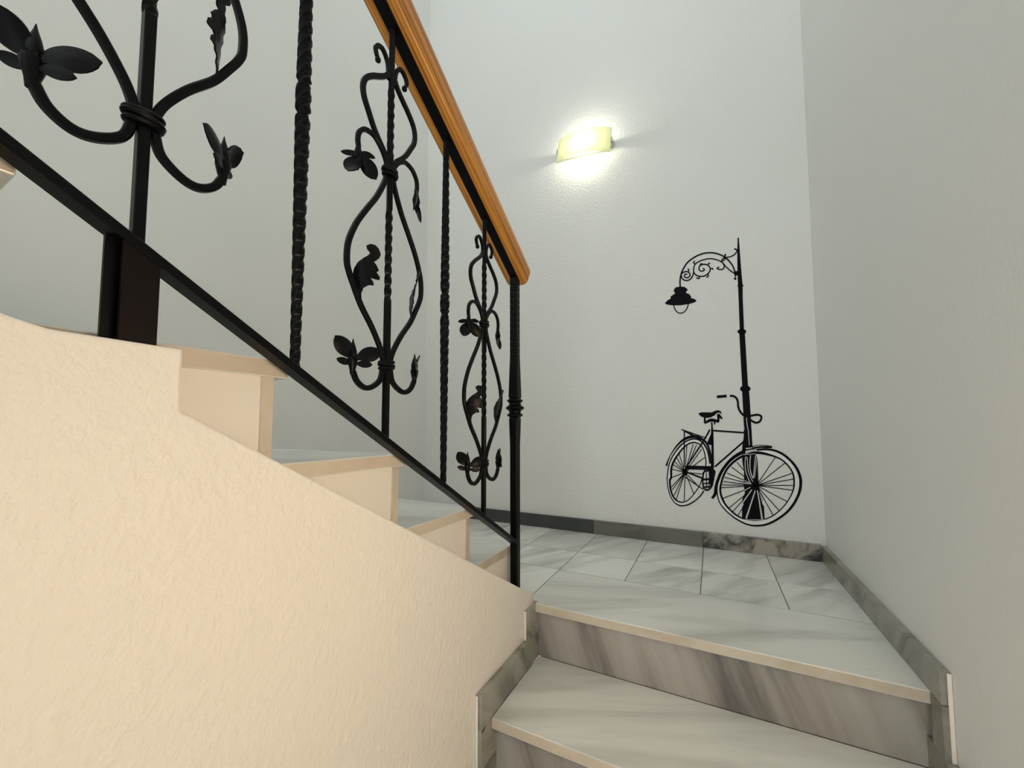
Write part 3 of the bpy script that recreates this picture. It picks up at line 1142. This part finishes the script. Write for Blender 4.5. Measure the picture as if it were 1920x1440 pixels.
sticker('luggage_rack', [ribbon(F2([(318, 638), (690, 765)]), [2.0, 1.4], L2, False, False), ribbon(F2([(360, 662), (545, 750), (640, 800)]), [1.8, 3.0, 2.4], L2), ribbon(F2([(365, 660), (362, 1240)]), [2.0, 1.6], L2, False, False)], M_vinyl, bike)
sticker('saddle', [poly(F2([(588, 392), (605, 372), (650, 364), (800, 366), (850, 342), (905, 330), (945, 350), (962, 392), (945, 385), (915, 368), (880, 378), (845, 415), (780, 448), (700, 455), (630, 432)]), L2),
                   ribbon(F2([(690, 450), (690, 530)]), [3, 3], L2, False, False), ribbon(F2([(685, 540), (735, 510), (800, 488), (915, 512)]), [2.4, 4, 5, 4], L2),
                   ribbon(F2([(908, 515), (905, 395)]), [3, 4.5], L2, False, False), ribbon(F2([(900, 395), (965, 468)]), [4, 3], L2, False, False), ribbon(F2([(845, 500), (848, 560)]), [2.4, 2], L2, False, False)], M_vinyl, bike)
sticker('handlebar', [ribbon(F2([(882, 119), (1038, 106)]), [4.2, 4.2], L2, False, False),
                      ribbon(F2([(1088, 105), (1140, 106), (1190, 138), (1215, 200), (1220, 270), (1245, 340), (1290, 398), (1345, 432), (1420, 422), (1510, 404), (1570, 415), (1590, 452), (1560, 512), (1500, 530), (1440, 502), (1390, 462), (1350, 440)]), 3.3, L2)], M_vinyl, bike)
pale = [
    ribbon(F2([(1352, 450), (1362, 560), (1380, 650), (1390, 780), (1398, 890)]), 1.1, L3), ribbon(F2([(1300, 450), (1305, 560), (1318, 640)]), 0.9, L3),
    ribbon(F1([(350, 235), (320, 245), (318, 420), (360, 560), (400, 640)]), 1.2, L3), ribbon(F1([(350, 240), (362, 430), (410, 570), (440, 620)]), 1.0, L3),
    ribbon(F1([(400, 200), (390, 330), (400, 460), (440, 570)]), 1.4, L3), ribbon(F1([(480, 200), (445, 560)]), [1.3, 1.3], L3, False, False), ribbon(F1([(500, 250), (465, 560)]), [0.9, 0.9], L3, False, False),
    ribbon(F1([(475, 760), (330, 1205)]), [1.6, 2.6], L3, False, False), ribbon(F1([(510, 760), (585, 1215)]), [1.6, 2.8], L3, False, False), ribbon(F1([(420, 745), (270, 960)]), [1.6, 1.8], L3, False, False),
    ribbon(F1([(545, 790), (600, 985)]), [1.0, 1.6], L3, False, False), ribbon(F1([(300, 640), (420, 655)]), [2.2, 1.0], L3, False, False), ribbon(F1([(300, 600), (400, 640)]), [1.4, 0.8], L3, False, False),
    ribbon(F1([(310, 1222), (480, 1228), (620, 1222)]), 0.9, L3), ribbon(F1([(325, 95), (430, 80)]), [1.8, 1.2], L3, False, False), ribbon(F1([(320, 150), (400, 128), (500, 118)]), [3.2, 2.6, 2.2], L3),
    ribbon(F1([(280, 190), (480, 175)]), [1.0, 0.8], L3, False, False), ribbon(F1([(300, 760), (400, 705)]), [1.4, 1.0], L3, False, False)]
o = sticker('pale_line', pale, M_gap, bike)
o['label'] = 'pale cut lines over the lamp post'

# ------------------------------------------------------------------ second lamp of the stairwell, out of view beside the lower flight
to_right = Matrix.Translation((0, -2.06, 0.52)) @ Matrix.Rotation(math.pi / 2, 4, 'Z')
wall_lamp('wall_lamp', 'warm wall lamp on the right wall beside the lower steps', 0, to_right, M_bulb_warm, M_shade_warm)
